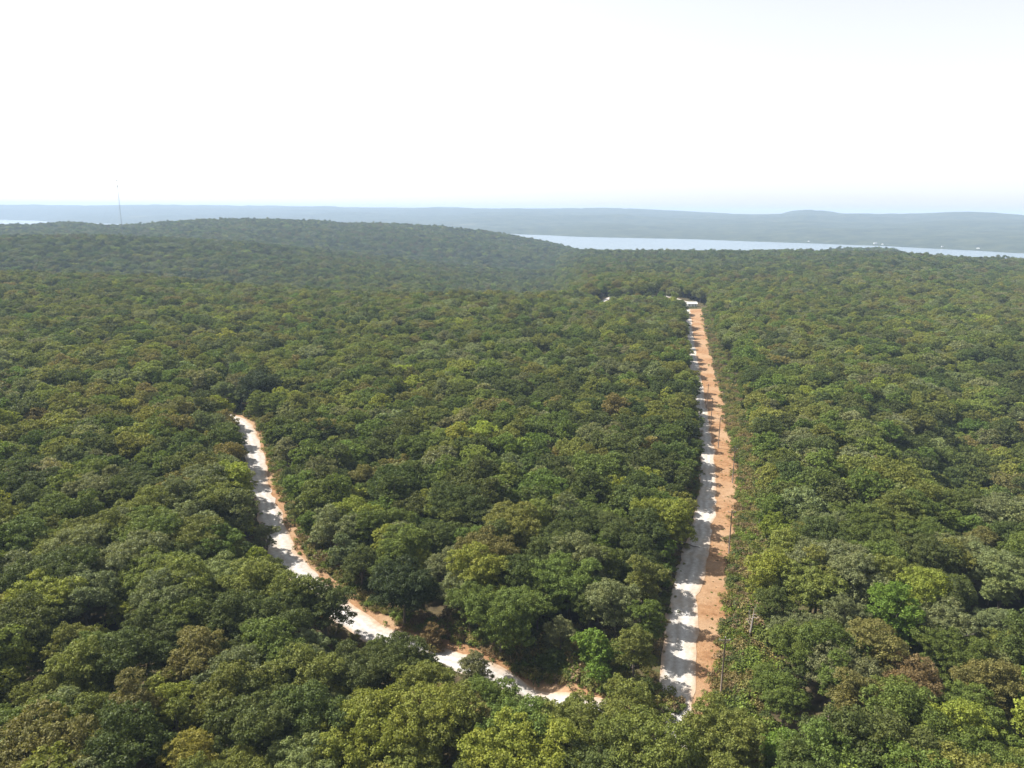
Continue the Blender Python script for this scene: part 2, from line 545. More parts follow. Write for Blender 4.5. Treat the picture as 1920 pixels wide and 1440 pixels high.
def ribbon(name, a, b, lift, mat, ragged, seed, nacross=7, label=None):
    n = len(a)
    V, UV = [], []
    for i in range(n):
        d = b[i] - a[i]
        w = max(np.hypot(*d), 0.1)
        e0 = ragged * (0.5 * vnoise(np.array(i * 0.55), np.array(1.5), seed) + 0.5 * vnoise(np.array(i * 0.17), np.array(4.5), seed)) / w
        e1 = ragged * (0.5 * vnoise(np.array(i * 0.55), np.array(8.5), seed) + 0.5 * vnoise(np.array(i * 0.17), np.array(11.5), seed)) / w
        for k in range(nacross):
            t = k / (nacross - 1)
            s = -e0 * (1 - t) + t * (1 + e1) if True else t
            s = (1 - t) * (-e0) + t * (1 + e1)
            p = a[i] + d * s
            V.append((p[0], p[1], 0))
            UV.append((t, i * 2.0))
    V = np.array(V)
    V[:, 2] = height(V[:, 0], V[:, 1]) + lift
    f = [(i * nacross + k, i * nacross + k + 1, (i + 1) * nacross + k + 1, (i + 1) * nacross + k) for i in range(n - 1) for k in range(nacross - 1)]
    me = mesh_from(name, V, np.array(f), [mat], smooth=True)
    if me.polygons and me.polygons[0].normal.z < 0:
        me.flip_normals()
    uv = me.uv_layers.new(name="UVMap")
    li = np.empty(len(me.loops), np.int32)
    me.loops.foreach_get('vertex_index', li)
    uv.data.foreach_set('uv', np.array(UV, np.float32)[li].ravel())
    o = link(name, me)
    tag(o, label, kind='structure')
    return o

ribbon("clay_verge", straight[:, 2:4] - (straight[:, 2:4] - straight[:, 0:2]) * 0.25, straight[:, 4:6], 0.10, M_DIRT, 2.6, 21, 13, "orange clay strip scraped bare along one side of the straight road")
ribbon("gravel_road", straight[:, 0:2], straight[:, 2:4], 0.16, M_GRAVEL, 1.5, 22, 9, "straight white gravel road cut through the forest towards the lake")

# curved road: photo row and column of its middle, half width in metres
CR = [(1242, 1362, 3.2), (1140, 1325, 3.2), (1040, 1297, 3.0), (985, 1275, 2.9), (870, 1228, 3.0), (700, 1160, 3.2), (640, 1120, 3.1), (585, 1075, 3.1),
      (537, 1030, 3.2), (512, 980, 3.2), (492, 920, 3.1), (479, 870, 3.2), (472, 830, 3.2), (466, 800, 3.2), (455, 783, 3.0), (425, 772, 2.9), (370, 764, 2.9), (260, 758, 2.9)]
cr = []
for px, py, w in CR:
    p = ground_at(np.array(float(px)), np.array(float(py)))
    cr.append((p[0], p[1], w))
curved = smooth_line(cr, 5)
tn = np.gradient(curved[:, :2], axis=0)
tn /= np.linalg.norm(tn, axis=1)[:, None]
nr = np.stack([tn[:, 1], -tn[:, 0]], 1)                       # to the inner side of the bend
cl, crr = curved[:, :2] - nr * curved[:, 2:3], curved[:, :2] + nr * curved[:, 2:3]
vw = np.interp(np.arange(len(curved)), np.arange(len(curved)), np.full(len(curved), 2.6))
ribbon("clay_bank", crr - nr * 1.2, crr + nr * vw[:, None], 0.09, M_DIRT, 1.5, 23, 6, "narrow orange clay bank along the inner side of the curved road")
ribbon("curved_road", cl, crr, 0.15, M_GRAVEL, 1.3, 24, 9, "curved white gravel road bending through the forest from the junction")

# far crossing lane beyond the end of the straight road
lane_px = [(1290, 563), (1268, 560), (1250, 558), (1225, 557.5), (1195, 557), (1165, 555.5), (1145, 556.5), (1120, 561)]
lane = np.array([ground_at(np.array(float(a)), np.array(float(b))) for a, b in lane_px])
lane = smooth_line(lane, 5)
lt = np.gradient(lane, axis=0)
lt /= np.linalg.norm(lt, axis=1)[:, None]
ln = np.stack([-lt[:, 1], lt[:, 0]], 1)
ribbon("far_lane", lane - ln * 2.8, lane + ln * 2.8, 0.25, M_GRAVEL, 1.2, 25, 5, "pale lane crossing behind the far end of the straight road")

# ------------------------------------------------------------------ trees
def leaf_cloud(centres, radii, per, size, g, up=0.35, fill=0.25):
    """many small bent leaf sprays over a set of boughs; returns verts, quads"""
    C, N = [], []
    for c, r in zip(centres, radii):
        n = int(per * (r / 1.2) ** 2)
        d = g.normal(size=(n, 3))
        d /= np.linalg.norm(d, axis=1)[:, None]
        d[:, 2] = np.where(d[:, 2] < -0.35, -d[:, 2] * 0.6, d[:, 2])
        rad = r * (1 - fill * g.random(n) ** 1.5) * (1 + 0.18 * g.normal(size=n))
        C.append(c + d * rad[:, None] * np.array([1, 1, 0.82]))
        nn = d + np.array([0, 0, up]) + 0.55 * g.normal(size=(n, 3))
        N.append(nn / np.linalg.norm(nn, axis=1)[:, None])
    C, N = np.concatenate(C), np.concatenate(N)
    n = len(C)
    ref = g.normal(size=(n, 3))
    a = np.cross(N, ref)
    a /= np.linalg.norm(a, axis=1)[:, None]
    b = np.cross(N, a)
    s = size * (0.6 + 0.8 * g.random(n))[:, None]
    w = s * (0.55 + 0.4 * g.random(n))[:, None]
    droop = N * s * 0.18
    v = np.stack([C - a * s * .5 - droop, C + b * w * .5, C + a * s * .5 - droop, C - b * w * .5], 1).reshape(-1, 3)
    f = np.arange(n * 4).reshape(n, 4)
    return v, f

def crown_shape(g, R_, H0, H1, nb, flat=1.0, tall=False):
    """small leafy boughs seated on a handful of sub-domes, so the outline is uneven; nb: number of sub-domes"""
    hc, hz = H0 + (H1 - H0) * .42, (H1 - H0)
    D = [(np.array([g.normal() * .6, g.normal() * .6, H1 - R_ * .42]), R_ * (.34 + .1 * g.random()))]
    tries = 0
    while len(D) < nb and tries < 3000:
        tries += 1
        th, q = g.random() * 6.283, 0.22 + 0.52 * g.random()
        if tall:
            zz = H0 + hz * (.1 + .8 * g.random())
            q *= 1.25 * (1 - (zz - H0) / hz * .85)
        else:
            zz = H0 + hz * (.12 + .60 * g.random()) - hz * .25 * max(0, q - .5)
        r = R_ * (0.23 + 0.19 * g.random()) * (.8 if tall else 1)
        c = np.array([math.cos(th) * q * R_ * 1.05, math.sin(th) * q * R_ * 1.05, zz])
        if all(np.linalg.norm((c - o) * np.array([1, 1, 1.2])) > 0.70 * (r + k) for o, k in D):
            D.append((c, r))
    cs, rs = [], []
    for c, r in D:
        m, tr = 0, 0
        want = int(20 * (r / (R_ * .4)) ** 2)
        while m < want and tr < 600:
            tr += 1
            d = g.normal(size=3)
            d /= np.linalg.norm(d)
            if d[2] < -0.25:
                continue
            k = min(.75, R_ * (0.085 + 0.07 * g.random()))
            p = c + d * np.array([1, 1, .85]) * r * (0.85 + .25 * g.random())
            if any(np.linalg.norm(p - o) < w * .72 for o, w in D if o is not c):
                continue
            if all(np.linalg.norm(p - o) > 0.70 * (k + w) for o, w in zip(cs, rs)):
                cs.append(p); rs.append(k); m += 1
    for c, r in D:                                   # inner twigs
        cs.append(c * np.array([.9, .9, .97])); rs.append(r * .62)
    return np.array(cs), np.array(rs)

def trunk_mb(g, cs, H0, H1, r0=0.26, nlimb=9, n=6):
    mb = MB()
    bx, by = g.normal() * .25, g.normal() * .25
    top = H0 + (H1 - H0) * .55
    mb.tube([(0, 0, -0.4), (bx * .3, by * .3, H0 * .5), (bx, by, H0), (bx * 1.6, by * 1.6, top)], [r0 * 1.3, r0 * .9, r0 * .75, r0 * .25], n)
    pick = g.permutation(len(cs))[:nlimb]
    for i in pick:
        c = cs[i]
        s = H0 * (0.75 + 0.5 * g.random())
        s = min(s, c[2] - 0.4, top)
        q = Vector((bx, by, s))
        e = Vector(c)
        mid = q.lerp(e, .5) + Vector((0, 0, -0.4 + 0.5 * g.random()))
        mb.tube([q, mid, e], [r0 * .42, r0 * .28, r0 * .08], 5)
    return mb

KIND = {   # crown radius, base and top of crown, boughs, flat, tall
    'oak':     dict(R=5.2, H0=4.6, H1=12.6, nb=15),
    'broad':   dict(R=6.1, H0=4.8, H1=12.4, nb=19),
    'hickory': dict(R=4.4, H0=4.4, H1=14.2, nb=15),
    'young':   dict(R=3.5, H0=2.0, H1=9.4, nb=12),
    'bushy':   dict(R=3.6, H0=-1.2, H1=7.2, nb=12),
    'cedar':   dict(R=2.8, H0=0.8, H1=9.5, nb=16, tall=True),
}
VARIANTS = [('oak', 1), ('oak', 2), ('oak', 3), ('broad', 4), ('broad', 5), ('hickory', 6), ('hickory', 7), ('young', 8), ('cedar', 9), ('bushy', 10)]
NEAR, FARV = [], []
src = bpy.data.collections.new("forest_sources")     # never linked: only the woodland's scatter reads it
for vi, (kn, seed) in enumerate(VARIANTS):
    k = KIND[kn]
    g = np.random.default_rng(100 + seed)
    cs, rs = crown_shape(g, k['R'], k['H0'], k['H1'], k['nb'], k.get('flat', 1.0), k.get('tall', False))
    v, f = leaf_cloud(cs, rs, 380, 0.25, g)
    crown = mesh_from("crown", v, f, [M_LEAF])
    tm = trunk_mb(g, cs, k['H0'], k['H1'])
    trunk = tm.mesh("trunk", M_BARK, True)
    NEAR.append((kn, crown, trunk, k))
    # a lighter copy of the same tree for the woodland farther off
    g2 = np.random.default_rng(100 + seed)
    v2, f2 = leaf_cloud(cs, rs, 110, 0.47, g2)
    nv = len(v2)
    tv = np.array([tuple(p) for p in tm.v])
    F = [tuple(q) for q in f2] + [tuple(i + nv for i in q) for q in tm.f]
    me = mesh_from("woodland_tree", np.concatenate([v2, tv]), F, [M_LEAF, M_BARK], [0] * len(f2) + [1] * len(tm.f))
    o = bpy.data.objects.new("woodland_tree_%02d" % vi, me)
    src.objects.link(o)
    FARV.append(o)
TOT = np.array([0.20, 0.20, 0.18, 0.12, 0.10, 0.08, 0.06, 0.04, 0.01, 0.01])

COLOUR = {   # leaf albedo by what the eye calls it
    'olive green':     (0.126, 0.142, 0.034),
    'dark green':      (0.066, 0.084, 0.024),
    'mid green':       (0.090, 0.122, 0.027),
    'grey-green':      (0.132, 0.148, 0.066),
    'yellow-green':    (0.168, 0.190, 0.034),
    'brownish green':  (0.128, 0.120, 0.040),
    'rusty brown':     (0.150, 0.110, 0.052),
    'golden':          (0.175, 0.162, 0.034),
    'bright green':    (0.105, 0.165, 0.027),
    'pale green':      (0.150, 0.180, 0.066),
    'blackish green':  (0.034, 0.048, 0.017),
}
CNAMES = ['olive green', 'dark green', 'mid green', 'grey-green', 'yellow-green', 'brownish green']

def pick_colours(x, y, g):
    n = len(x)
    a = vnoise(x / 38, y / 38, 31) + 0.5 * vnoise(x / 120, y / 120, 32)
    b = vnoise(x / 30, y / 30, 33) + 0.4 * vnoise(x / 150, y / 150, 34)
    base = np.array([0.33, 0.20, 0.25, 0.15, 0.04, 0.05])
    w = np.tile(base, (n, 1))
    w[:, 1] *= np.exp(1.3 * a)
    w[:, 0] *= np.exp(-0.6 * a)
    w[:, 5] *= np.exp(1.9 * b)
    w[:, 4] *= np.exp(-0.6 * b)
    w[:, 3] *= np.exp(0.9 * vnoise(x / 45, y / 45, 35))
    w /= w.sum(1)[:, None]
    u = g.random(n)[:, None]
    return np.minimum((u > np.cumsum(w, 1)).sum(1), 5)

# ---- where trees stand
def hexgrid(s, x0, x1, y0, y1, g, jit=0.33):
    xs, ys = np.arange(x0, x1, s), np.arange(y0, y1, s * .866)
    X, Y = np.meshgrid(xs, ys)
    X = X + (np.arange(len(ys)) % 2)[:, None] * s * .5
    X = X + (g.random(X.shape) - .5) * 2 * jit * s
    Y = Y + (g.random(X.shape) - .5) * 2 * jit * s
    return X.ravel(), Y.ravel()

def dist_to(poly, x, y):
    d = np.full(len(x), 1e9)
    for p in poly:
        d = np.minimum(d, np.hypot(x - p[0], y - p[1]))
    return d

gx, gy = hexgrid(7.3, -950, 1050, 40, 900, rng)
fx_, fy_ = hexgrid(5.0, -190, 200, 60, 300, rng, 0.45)       # small trees that fill what gaps are left
n1 = len(gx)
gx, gy = np.concatenate([gx, fx_]), np.concatenate([gy, fy_])
r = np.hypot(gx, gy)
keep = (r < 850) & (np.abs(np.arctan2(gx, gy)) < R(50))
filler = (np.arange(len(gx)) >= n1)[keep]
gx, gy = gx[keep], gy[keep]
n = len(gx)
var = rng.choice(len(VARIANTS), n, p=TOT / TOT.sum())
var = np.where(filler, rng.choice([7, 7, 9, 9, 9, 8, 5, 0], n), var)
colr = pick_colours(gx, gy, rng)
sc = np.where(filler, 0.58 + 0.37 * rng.random(n), 0.74 + 0.50 * rng.random(n) ** 0.9)
rad = np.array([KIND[VARIANTS[i][0]]['R'] for i in var]) * sc
top = np.array([KIND[VARIANTS[i][0]]['H1'] for i in var]) * sc
# the roads' clearings
s_mid = (straight[:, 0:2] + straight[:, 4:6]) / 2
s_half = np.hypot(*(straight[:, 4:6] - straight[:, 0:2]).T) / 2
ok = np.ones(n, bool)
near_r = np.hypot(gx, gy) < 760
for (p, h) in zip(s_mid[::2], s_half[::2]):
    d = np.hypot(gx - p[0], gy - p[1])
    far_strip = 4.5 if np.hypot(*p) > 105 else -1.5
    ok &= ~(d < (h + 1.2 + 0.35 * rad + np.where(gx > p[0], far_strip, 0) if np.hypot(*p) > 112 else 3.6))
for p in curved[::2]:
    d = np.hypot(gx - p[0], gy - p[1])
    inner = (gx - p[0]) > 0
    ok &= ~(d < p[2] + 0.8 + 0.42 * rad + np.where(inner, 1.4, 0))
for p in lane[::2]:
    ok &= ~(np.hypot(gx - p[0], gy - p[1]) < 7 + .3 * rad)
CABIN = ground_at(np.array(1299.0), np.array(568.0)) + np.array([0, 4.0])
for dx in (-16, -8, 0, 7):            # clearing added around the cabin, reaching sunward so trees don't shade it
    ok &= ~(np.hypot(gx - CABIN[0] - dx, gy - CABIN[1]) < 9 + .3 * rad)
gz = height(gx, gy)
# the trees never closed over these stretches of road: keep their sight lines open
def seen_pts():
    P = []
    for i in range(len(straight)):
        rr_ = np.hypot(*straight[i, 2:4])
        if rr_ < 116:
            continue
        ts = (0.35, 0.7, 1.0) if rr_ < 170 else ((0.8, 1.0) if rr_ < 270 else (0.6, 1.0))
        for t in ts:
            q = straight[i, 0:2] * (1 - t) + straight[i, 2:4] * t
            P.append((q[0], q[1], 0.2))
        for t in (0.4, 0.8):
            q = straight[i, 2:4] * (1 - t) + straight[i, 4:6] * t
            P.append((q[0], q[1], 0.2))
    for i in range(len(curved)):
        px, py, _ = project(np.array([curved[i, 0], curved[i, 1], 0.0]))
        if px > 440 and 785 < py < 945:
            ts = (-0.5, 0.3, 0.9)
        elif 1020 < py < 1058 or 945 < py < 1020:
            ts = (-0.7, 0.2, 0.9) if py > 1022 else (0.9, 1.3)
        elif 655 < px < 740:
            ts = (-0.8, 0, 0.8)
        elif 830 < px < 880 or 970 < px < 1030:
            ts = (-0.5, 0.6)
        else:
            ts = ()
        for t in ts:
            q = curved[i, :2] + nr[i] * curved[i, 2] * t
            P.append((q[0], q[1], 0.2))
    for q in ((1272, 1298), (1268, 1318), (1264, 1338)):
        q = ground_at(np.array(float(q[0])), np.array(float(q[1])))
        P.append((q[0], q[1], 0.2))
    for q in lane[::6]:
        zl = float(height(q[0], q[1]))
        P.append((q[0], q[1], zl + .5))
        P.append((q[0], q[1], zl + 1.5))
    for dx in (-3, 0, 3):
        q = ground_at(np.array(1299.0), np.array(568.0))
        P.append((q[0] + dx, q[1], 2.0))
    return np.array(P)
SEEN = seen_pts()
cz = gz + top * 0.70
hz = top * 0.32
cand = np.where(ok & (np.hypot(gx, gy) < 720))[0]
E = np.array([0, 0, CAM_H])
hide = np.zeros(n, bool)
for P in SEEN:
    d = P - E
    S = np.stack([1 / (rad[cand] * .82), 1 / (rad[cand] * .82), 1 / (hz[cand] * .88)], 1)
    o = (E - np.stack([gx[cand], gy[cand], cz[cand]], 1)) * S
    dd = d * S
    A = (dd ** 2).sum(1)
    B = (o * dd).sum(1)
    C = (o ** 2).sum(1) - 1
    disc = B * B - A * C
    t = (-B - np.sqrt(np.maximum(disc, 0))) / A
    hide[cand[(disc > 0) & (t > 0) & (t < 1)]] = True
ok &= ~hide

# trees that the eye picks out: photo column and row of the crown's middle, colour, variant, scale, label
SPECIAL = [
    (1115, 1200, 'bright green', 9, 1.3, "bushy_tree", "bright green round tree standing alone where the wedge between both roads narrows"),
    (1675, 1125, 'bright green', 5, 1.15, "hickory_tree", "bright green domed tree, the greenest crown beyond the clay strip"),
    (1640, 1040, 'mid green', 3, 1.05, "oak_tree", "lush green broad tree just behind the bright green dome beyond the clay strip"),
    (1770, 1160, 'grey-green', 4, 0.95, "oak_tree", "silvery grey-green tree with bare lower branches beside the bright green dome"),
    (1600, 1290, 'brownish green', 6, 0.95, "hickory_tree", "narrow brown-tinged tree in front of the bright green dome"),
    (1720, 1265, 'rusty brown', 1, 0.95, "oak_tree", "rust-tinged oak in the browned patch beyond the clay strip"),
    (1850, 1260, 'brownish green', 2, 1.0, "oak_tree", "browned oak at the outer rim of the browned patch"),
    (1830, 1325, 'yellow-green', 7, 0.75, "young_tree", "small lime yellow tree in front of the browned patch"),
    (1465, 1385, 'bright green', 9, 0.95, "bushy_tree", "small fresh green tree by the frame's bottom edge beyond the clay strip"),
    (1880, 1085, 'pale green', 6, 0.9, "hickory_tree", "pale silver-leaved tree leaning over dark crowns beyond the clay strip"),
    (325, 1320, 'yellow-green', 6, 0.75, "hickory_tree", "slender lime yellow tree outside the curved road, brightest of its neighbourhood"),
    (555, 1415, 'pale green', 3, 0.95, "oak_tree", "pale apple-green tree at the frame's bottom edge outside the curved road"),
    (345, 1425, 'golden', 1, 0.85, "oak_tree", "golden leaved oak at the frame's bottom edge outside the curved road"),
    (5, 1150, 'golden', 2, 0.85, "oak_tree", "golden oak cut by the frame's edge outside the curved road"),
    (225, 1150, 'yellow-green', 7, 0.9, "young_tree", "small yellow-green tree in a dark hollow outside the curved road"),
    (410, 1065, 'pale green', 4, 1.0, "oak_tree", "pale broad oak beside the bend of the curved road"),
    (250, 1050, 'grey-green', 3, 1.15, "oak_tree", "large grey-green oak one crown away from the bend of the curved road"),
    (505, 1130, 'dark green', 4, 1.15, "oak_tree", "large dark green oak leaning to the bend of the curved road"),
    (280, 920, 'dark green', 3, 1.0, "oak_tree", "very dark oak standing out among lighter crowns outside the curved road"),
    (155, 960, 'yellow-green', 1, 0.9, "oak_tree", "yellow-green oak outside the curved road, in line with its straight reach"),
    (48, 785, 'yellow-green', 9, 1.05, "bushy_tree", "lone lime yellow round tree far outside the curved road"),
    (755, 1060, 'blackish green', 3, 1.1, "oak_tree", "blackish green oak between both roads facing the bend"),
    (940, 1115, 'mid green', 4, 1.1, "oak_tree", "broad green oak behind the bright green round tree in the wedge between both roads"),
    (1212, 1135, 'mid green', 6, 0.88, "hickory_tree", "green tree squeezed between the bright round tree and the straight road"),
    (485, 700, 'blackish green', 4, 1.45, "oak_tree", "huge blackish green tree closing the far end of the curved road"),
    (1640, 845, 'rusty brown', 0, 0.95, "oak_tree", "rust-brown dying oak far beyond the clay strip"),
    (1440, 790, 'dark green', 5, 1.25, "hickory_tree", "tall dark tree overlooking the clay strip at its widest"),
    (350, 655, 'brownish green', 2, 1.0, "oak_tree", "brown-tinged oak far outside the curved road's end"),
    (810, 1165, 'rusty brown', 9, 0.75, "bushy_tree", "small brown-leaved tree on the inner bank of the curved road"),
    (608, 1086, 'dark green', 1, 1.08, "oak_tree", "dark oak that hides the curved road just past its bend"),
    (795, 1235, 'olive green', 2, 0.98, "oak_tree", "olive oak splitting the white of the curved road before the brown-leaved bank"),
    (918, 1284, 'mid green', 0, 0.90, "oak_tree", "green oak overhanging the curved road two crowns short of the junction"),
    (1098, 1330, 'olive green', 4, 0.95, "oak_tree", "spreading olive oak covering the curved road where it nears the junction"),
    (1185, 1300, 'olive green', 1, 0.98, "oak_tree", "olive oak in the corner where the curved road meets the straight one"),
    (1215, 1275, 'dark green', 8, 0.75, "cedar_tree", "small dark cedar at the very corner of the junction"),
    (496, 978, 'grey-green', 7, 0.95, "young_tree", "thin grey-green tree whose twigs cross the curved road above its bend"),
    (1362, 1345, 'olive green', 3, 0.95, "oak_tree", "olive oak standing where the clay strip runs out near the junction"),
    (1345, 1420, 'olive green', 2, 0.95, "oak_tree", "olive oak at the frame's bottom edge beside the end of the clay strip"),
]
sp_xy = []
for (px, py, cn, vi, s, nm, lab) in SPECIAL:
    k = KIND[VARIANTS[vi][0]]
    z = (k['H0'] * .35 + k['H1'] * .65) * s
    p = ground_at(np.array(float(px)), np.array(float(py)), z)
    sp_xy.append(p)
sp_xy = np.array(sp_xy)
for p, S_ in zip(sp_xy, SPECIAL):
    R_ = KIND[VARIANTS[S_[3]][0]]['R'] * S_[4]
    ok &= ~(np.hypot(gx - p[0], gy - p[1]) < (0.85 if S_[2] in ('bright green', 'blackish green') else 0.62) * (R_ + rad))
live = [i for i in np.where(ok & filler)[0]]
grown = list(np.where(ok & ~filler & (np.hypot(gx, gy) < 320))[0])
for i in live:
    q = np.array(grown)
    if (np.hypot(gx[q] - gx[i], gy[q] - gy[i]) < 0.60 * (rad[q] + rad[i])).any():
        ok[i] = False
    else:
        grown.append(i)
idx = np.where(ok)[0]

# ---- the 300 trees that show largest: things of their own; what is farther off or out of frame is woodland
ppx, ppy, dep = project(np.stack([gx, gy, gz + top * .7], 1))
size_px = rad / dep * FPX
inframe = (ppx > -0.6 * size_px) & (ppx < 1920 + 0.6 * size_px) & (ppy < 1440 + 0.55 * size_px) & (dep > 0)
N_SINGLE = 300 - len(SPECIAL)
pool = [i for i in idx if inframe[i]]
pool.sort(key=lambda i: dep[i] / rad[i] ** 0.25)
single = pool[:N_SINGLE]
woodland = np.array(sorted(set(idx.tolist()) - set(single)))

def make_tree(name, vi, x, y, z, s, rz, cname, group, tilt=(0, 0), jitter=None):
    kn, crown, trunk, k = NEAR[vi]
    root = empty(name, (x, y, z), rz, (s, s, s))
    root.rotation_euler = (tilt[0], tilt[1], rz)
    c = np.array(COLOUR[cname])
    if jitter is not None:
        c = c * jitter
    a = link("crown", crown, root)
    a['leaf_colour'] = [float(v) for v in c]
    link("trunk", trunk, root)
    return root

NAME_OF = {'oak': 'oak_tree', 'broad': 'oak_tree', 'hickory': 'hickory_tree', 'young': 'young_tree', 'bushy': 'bushy_tree', 'cedar': 'cedar_tree'}
WORD_OF = {'oak': 'oak', 'broad': 'spreading oak', 'hickory': 'tall hickory', 'young': 'small tree', 'bushy': 'low bushy tree', 'cedar': 'pointed cedar'}
LAND = []        # (photo x, photo y, how a label calls it)
for (px, py, cn, vi, s, nm, lab), p in zip(SPECIAL, sp_xy):
    t = make_tree(nm, vi, p[0], p[1], float(height(p[0], p[1])), s, random.random() * 6.28, cn, None)
    tag(t, lab, "tree", "trees of the forest")
SHORT = [(0, "the bright round tree between the roads"), (1, "the bright green dome"), (3, "the silvery tree by the green dome"), (5, "the rust-tinged oak"), (7, "the small lime tree by the browned patch"),
         (8, "the small fresh green tree at the bottom edge"), (9, "the pale silver-leaved tree"), (10, "the slender lime yellow tree"), (11, "the pale apple-green tree"),
         (12, "the golden oak at the bottom edge"), (13, "the golden oak cut by the frame"), (14, "the yellow-green tree in the dark hollow"), (15, "the pale oak at the bend"), (16, "the large grey-green oak by the bend"),
         (17, "the large dark oak at the bend"), (18, "the very dark oak outside the curved road"), (19, "the yellow-green oak outside the curved road"), (21, "the blackish oak facing the bend"),
         (22, "the broad green oak between the roads"), (23, "the green tree by the straight road"), (28, "the brown-leaved tree on the inner bank"), (29, "the olive oak below the clay strip")]
for i, nm in SHORT:
    LAND.append((SPECIAL[i][0], SPECIAL[i][1], nm))
POLES = [(1352, 1293), (1367, 1027), (1374, 896), (1347, 832), (1333, 791), (1325, 762)]
for q, nm in zip(POLES, ("the utility pole nearest the junction", "the second utility pole from the junction", "the third utility pole from the junction")):
    LAND.append((q[0], q[1] - 30, nm))
ORD = ["closest", "second closest", "third closest", "fourth closest", "fifth closest", "sixth closest", "seventh closest", "eighth closest", "ninth closest", "tenth closest",
       "eleventh closest", "twelfth closest", "thirteenth closest", "fourteenth closest", "fifteenth closest"]
cells = {}
for i in single:
    d = [math.hypot(ppx[i] - a, ppy[i] - b) for a, b, _ in LAND]
    j = int(np.argmin(d))
    key = (j, CNAMES[colr[i]], WORD_OF[VARIANTS[var[i]][0]])
    cells.setdefault(key, []).append((d[j], i))
for (j, cn, word), rows in cells.items():
    rows.sort()
    for q, (d, i) in enumerate(rows):
        t = make_tree(NAME_OF[VARIANTS[var[i]][0]], var[i], gx[i], gy[i], float(gz[i]), sc[i], random.random() * 6.28, cn, None,
                      (random.gauss(0, .03), random.gauss(0, .03)), (0.84 + 0.3 * rng.random()) * (0.95 + 0.1 * rng.random(3)))
        lab = "%s %s, %s to %s" % (cn, word, ORD[min(q, 14)], LAND[j][2])
        tag(t, lab, "tree", "trees of the forest")

# ---- woodland: every tree farther off, one mass
def scatter(name, pts, scale, rotz, index, colour, coll, label, mats_hint=None):
    me = bpy.data.meshes.new(name)
    me.vertices.add(len(pts))
    me.vertices.foreach_set('co', np.asarray(pts, np.float32).ravel())
    def att(nm, typ, dat, key='value'):
        a = me.attributes.new(nm, typ, 'POINT')
        a.data.foreach_set(key, np.asarray(dat).ravel())
    att('tree_scale', 'FLOAT', np.asarray(scale, np.float32))
    att('tree_turn', 'FLOAT_VECTOR', np.asarray(rotz, np.float32), 'vector')
    att('tree_index', 'INT', np.asarray(index, np.int32))
    att('leaf_colour', 'FLOAT_COLOR', np.concatenate([np.asarray(colour, np.float32), np.ones((len(pts), 1), np.float32)], 1), 'color')
    o = link(name, me)
    ng = bpy.data.node_groups.new(name, 'GeometryNodeTree')
    ng.interface.new_socket("Geometry", in_out='INPUT', socket_type='NodeSocketGeometry')
    ng.interface.new_socket("Geometry", in_out='OUTPUT', socket_type='NodeSocketGeometry')
    N = ng.nodes
    gi, go = N.new('NodeGroupInput'), N.new('NodeGroupOutput')
    ci = N.new('GeometryNodeCollectionInfo')
    ci.inputs['Collection'].default_value = coll
    ci.inputs['Separate Children'].default_value = True
    ci.inputs['Reset Children'].default_value = True
    ip = N.new('GeometryNodeInstanceOnPoints')
    ip.inputs['Pick Instance'].default_value = True
    def named(nm, typ):
        a = N.new('GeometryNodeInputNamedAttribute')
        a.data_type = typ
        a.inputs['Name'].default_value = nm
        return a.outputs['Attribute']
    L = ng.links.new
    L(gi.outputs[0], ip.inputs['Points'])
    L(ci.outputs[0], ip.inputs['Instance'])
    L(named('tree_index', 'INT'), ip.inputs['Instance Index'])
    e2r = N.new('FunctionNodeEulerToRotation')
    L(named('tree_turn', 'FLOAT_VECTOR'), e2r.inputs[0])
    L(e2r.outputs[0], ip.inputs['Rotation'])
    L(named('tree_scale', 'FLOAT'), ip.inputs['Scale'])
    L(ip.outputs[0], go.inputs[0])
    md = o.modifiers.new("scatter", 'NODES')
    md.node_group = ng
    tag(o, label, kind='stuff')
    return o

g = np.random.default_rng(77)
WX, WY, WS, WV, WC = [gx[woodland]], [gy[woodland]], [sc[woodland]], [var[woodland]], [colr[woodland]]
for (s, r0, r1, k) in ((9.2, 850, 1600, 1.18), (12.5, 1600, 3000, 1.5)):
    x, y = hexgrid(s, -r1 * .78, r1 * .78, r0 * .6, r1, g)
    rr_ = np.hypot(x, y)
    q = (rr_ >= r0) & (rr_ < r1) & (np.abs(np.arctan2(x, y)) < R(44)) & (height(x, y) > WATER + 1.5)
    x, y = x[q], y[q]
    WX.append(x); WY.append(y)
    WS.append(k * (0.8 + 0.42 * g.random(len(x))))
    v_ = g.choice(8, len(x), p=TOT[:8] / TOT[:8].sum())
    WV.append(v_)
    WC.append(pick_colours(x, y, g))
x, y, s_, v_, c_ = (np.concatenate(a) for a in (WX, WY, WS, WV, WC))
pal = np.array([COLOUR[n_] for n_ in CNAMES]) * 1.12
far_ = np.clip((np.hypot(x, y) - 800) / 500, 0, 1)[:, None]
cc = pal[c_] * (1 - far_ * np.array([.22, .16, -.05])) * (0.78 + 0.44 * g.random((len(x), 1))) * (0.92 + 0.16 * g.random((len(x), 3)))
rot = np.stack([g.normal(size=len(x)) * .03, g.normal(size=len(x)) * .03, g.random(len(x)) * 6.283], 1)
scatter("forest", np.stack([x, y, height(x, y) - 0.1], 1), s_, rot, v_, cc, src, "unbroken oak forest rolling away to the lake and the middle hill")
print("trees", len(single), "woodland", len(x))

CABIN = ground_at(np.array(1299.0), np.array(568.0)) + np.array([0, 4.0])
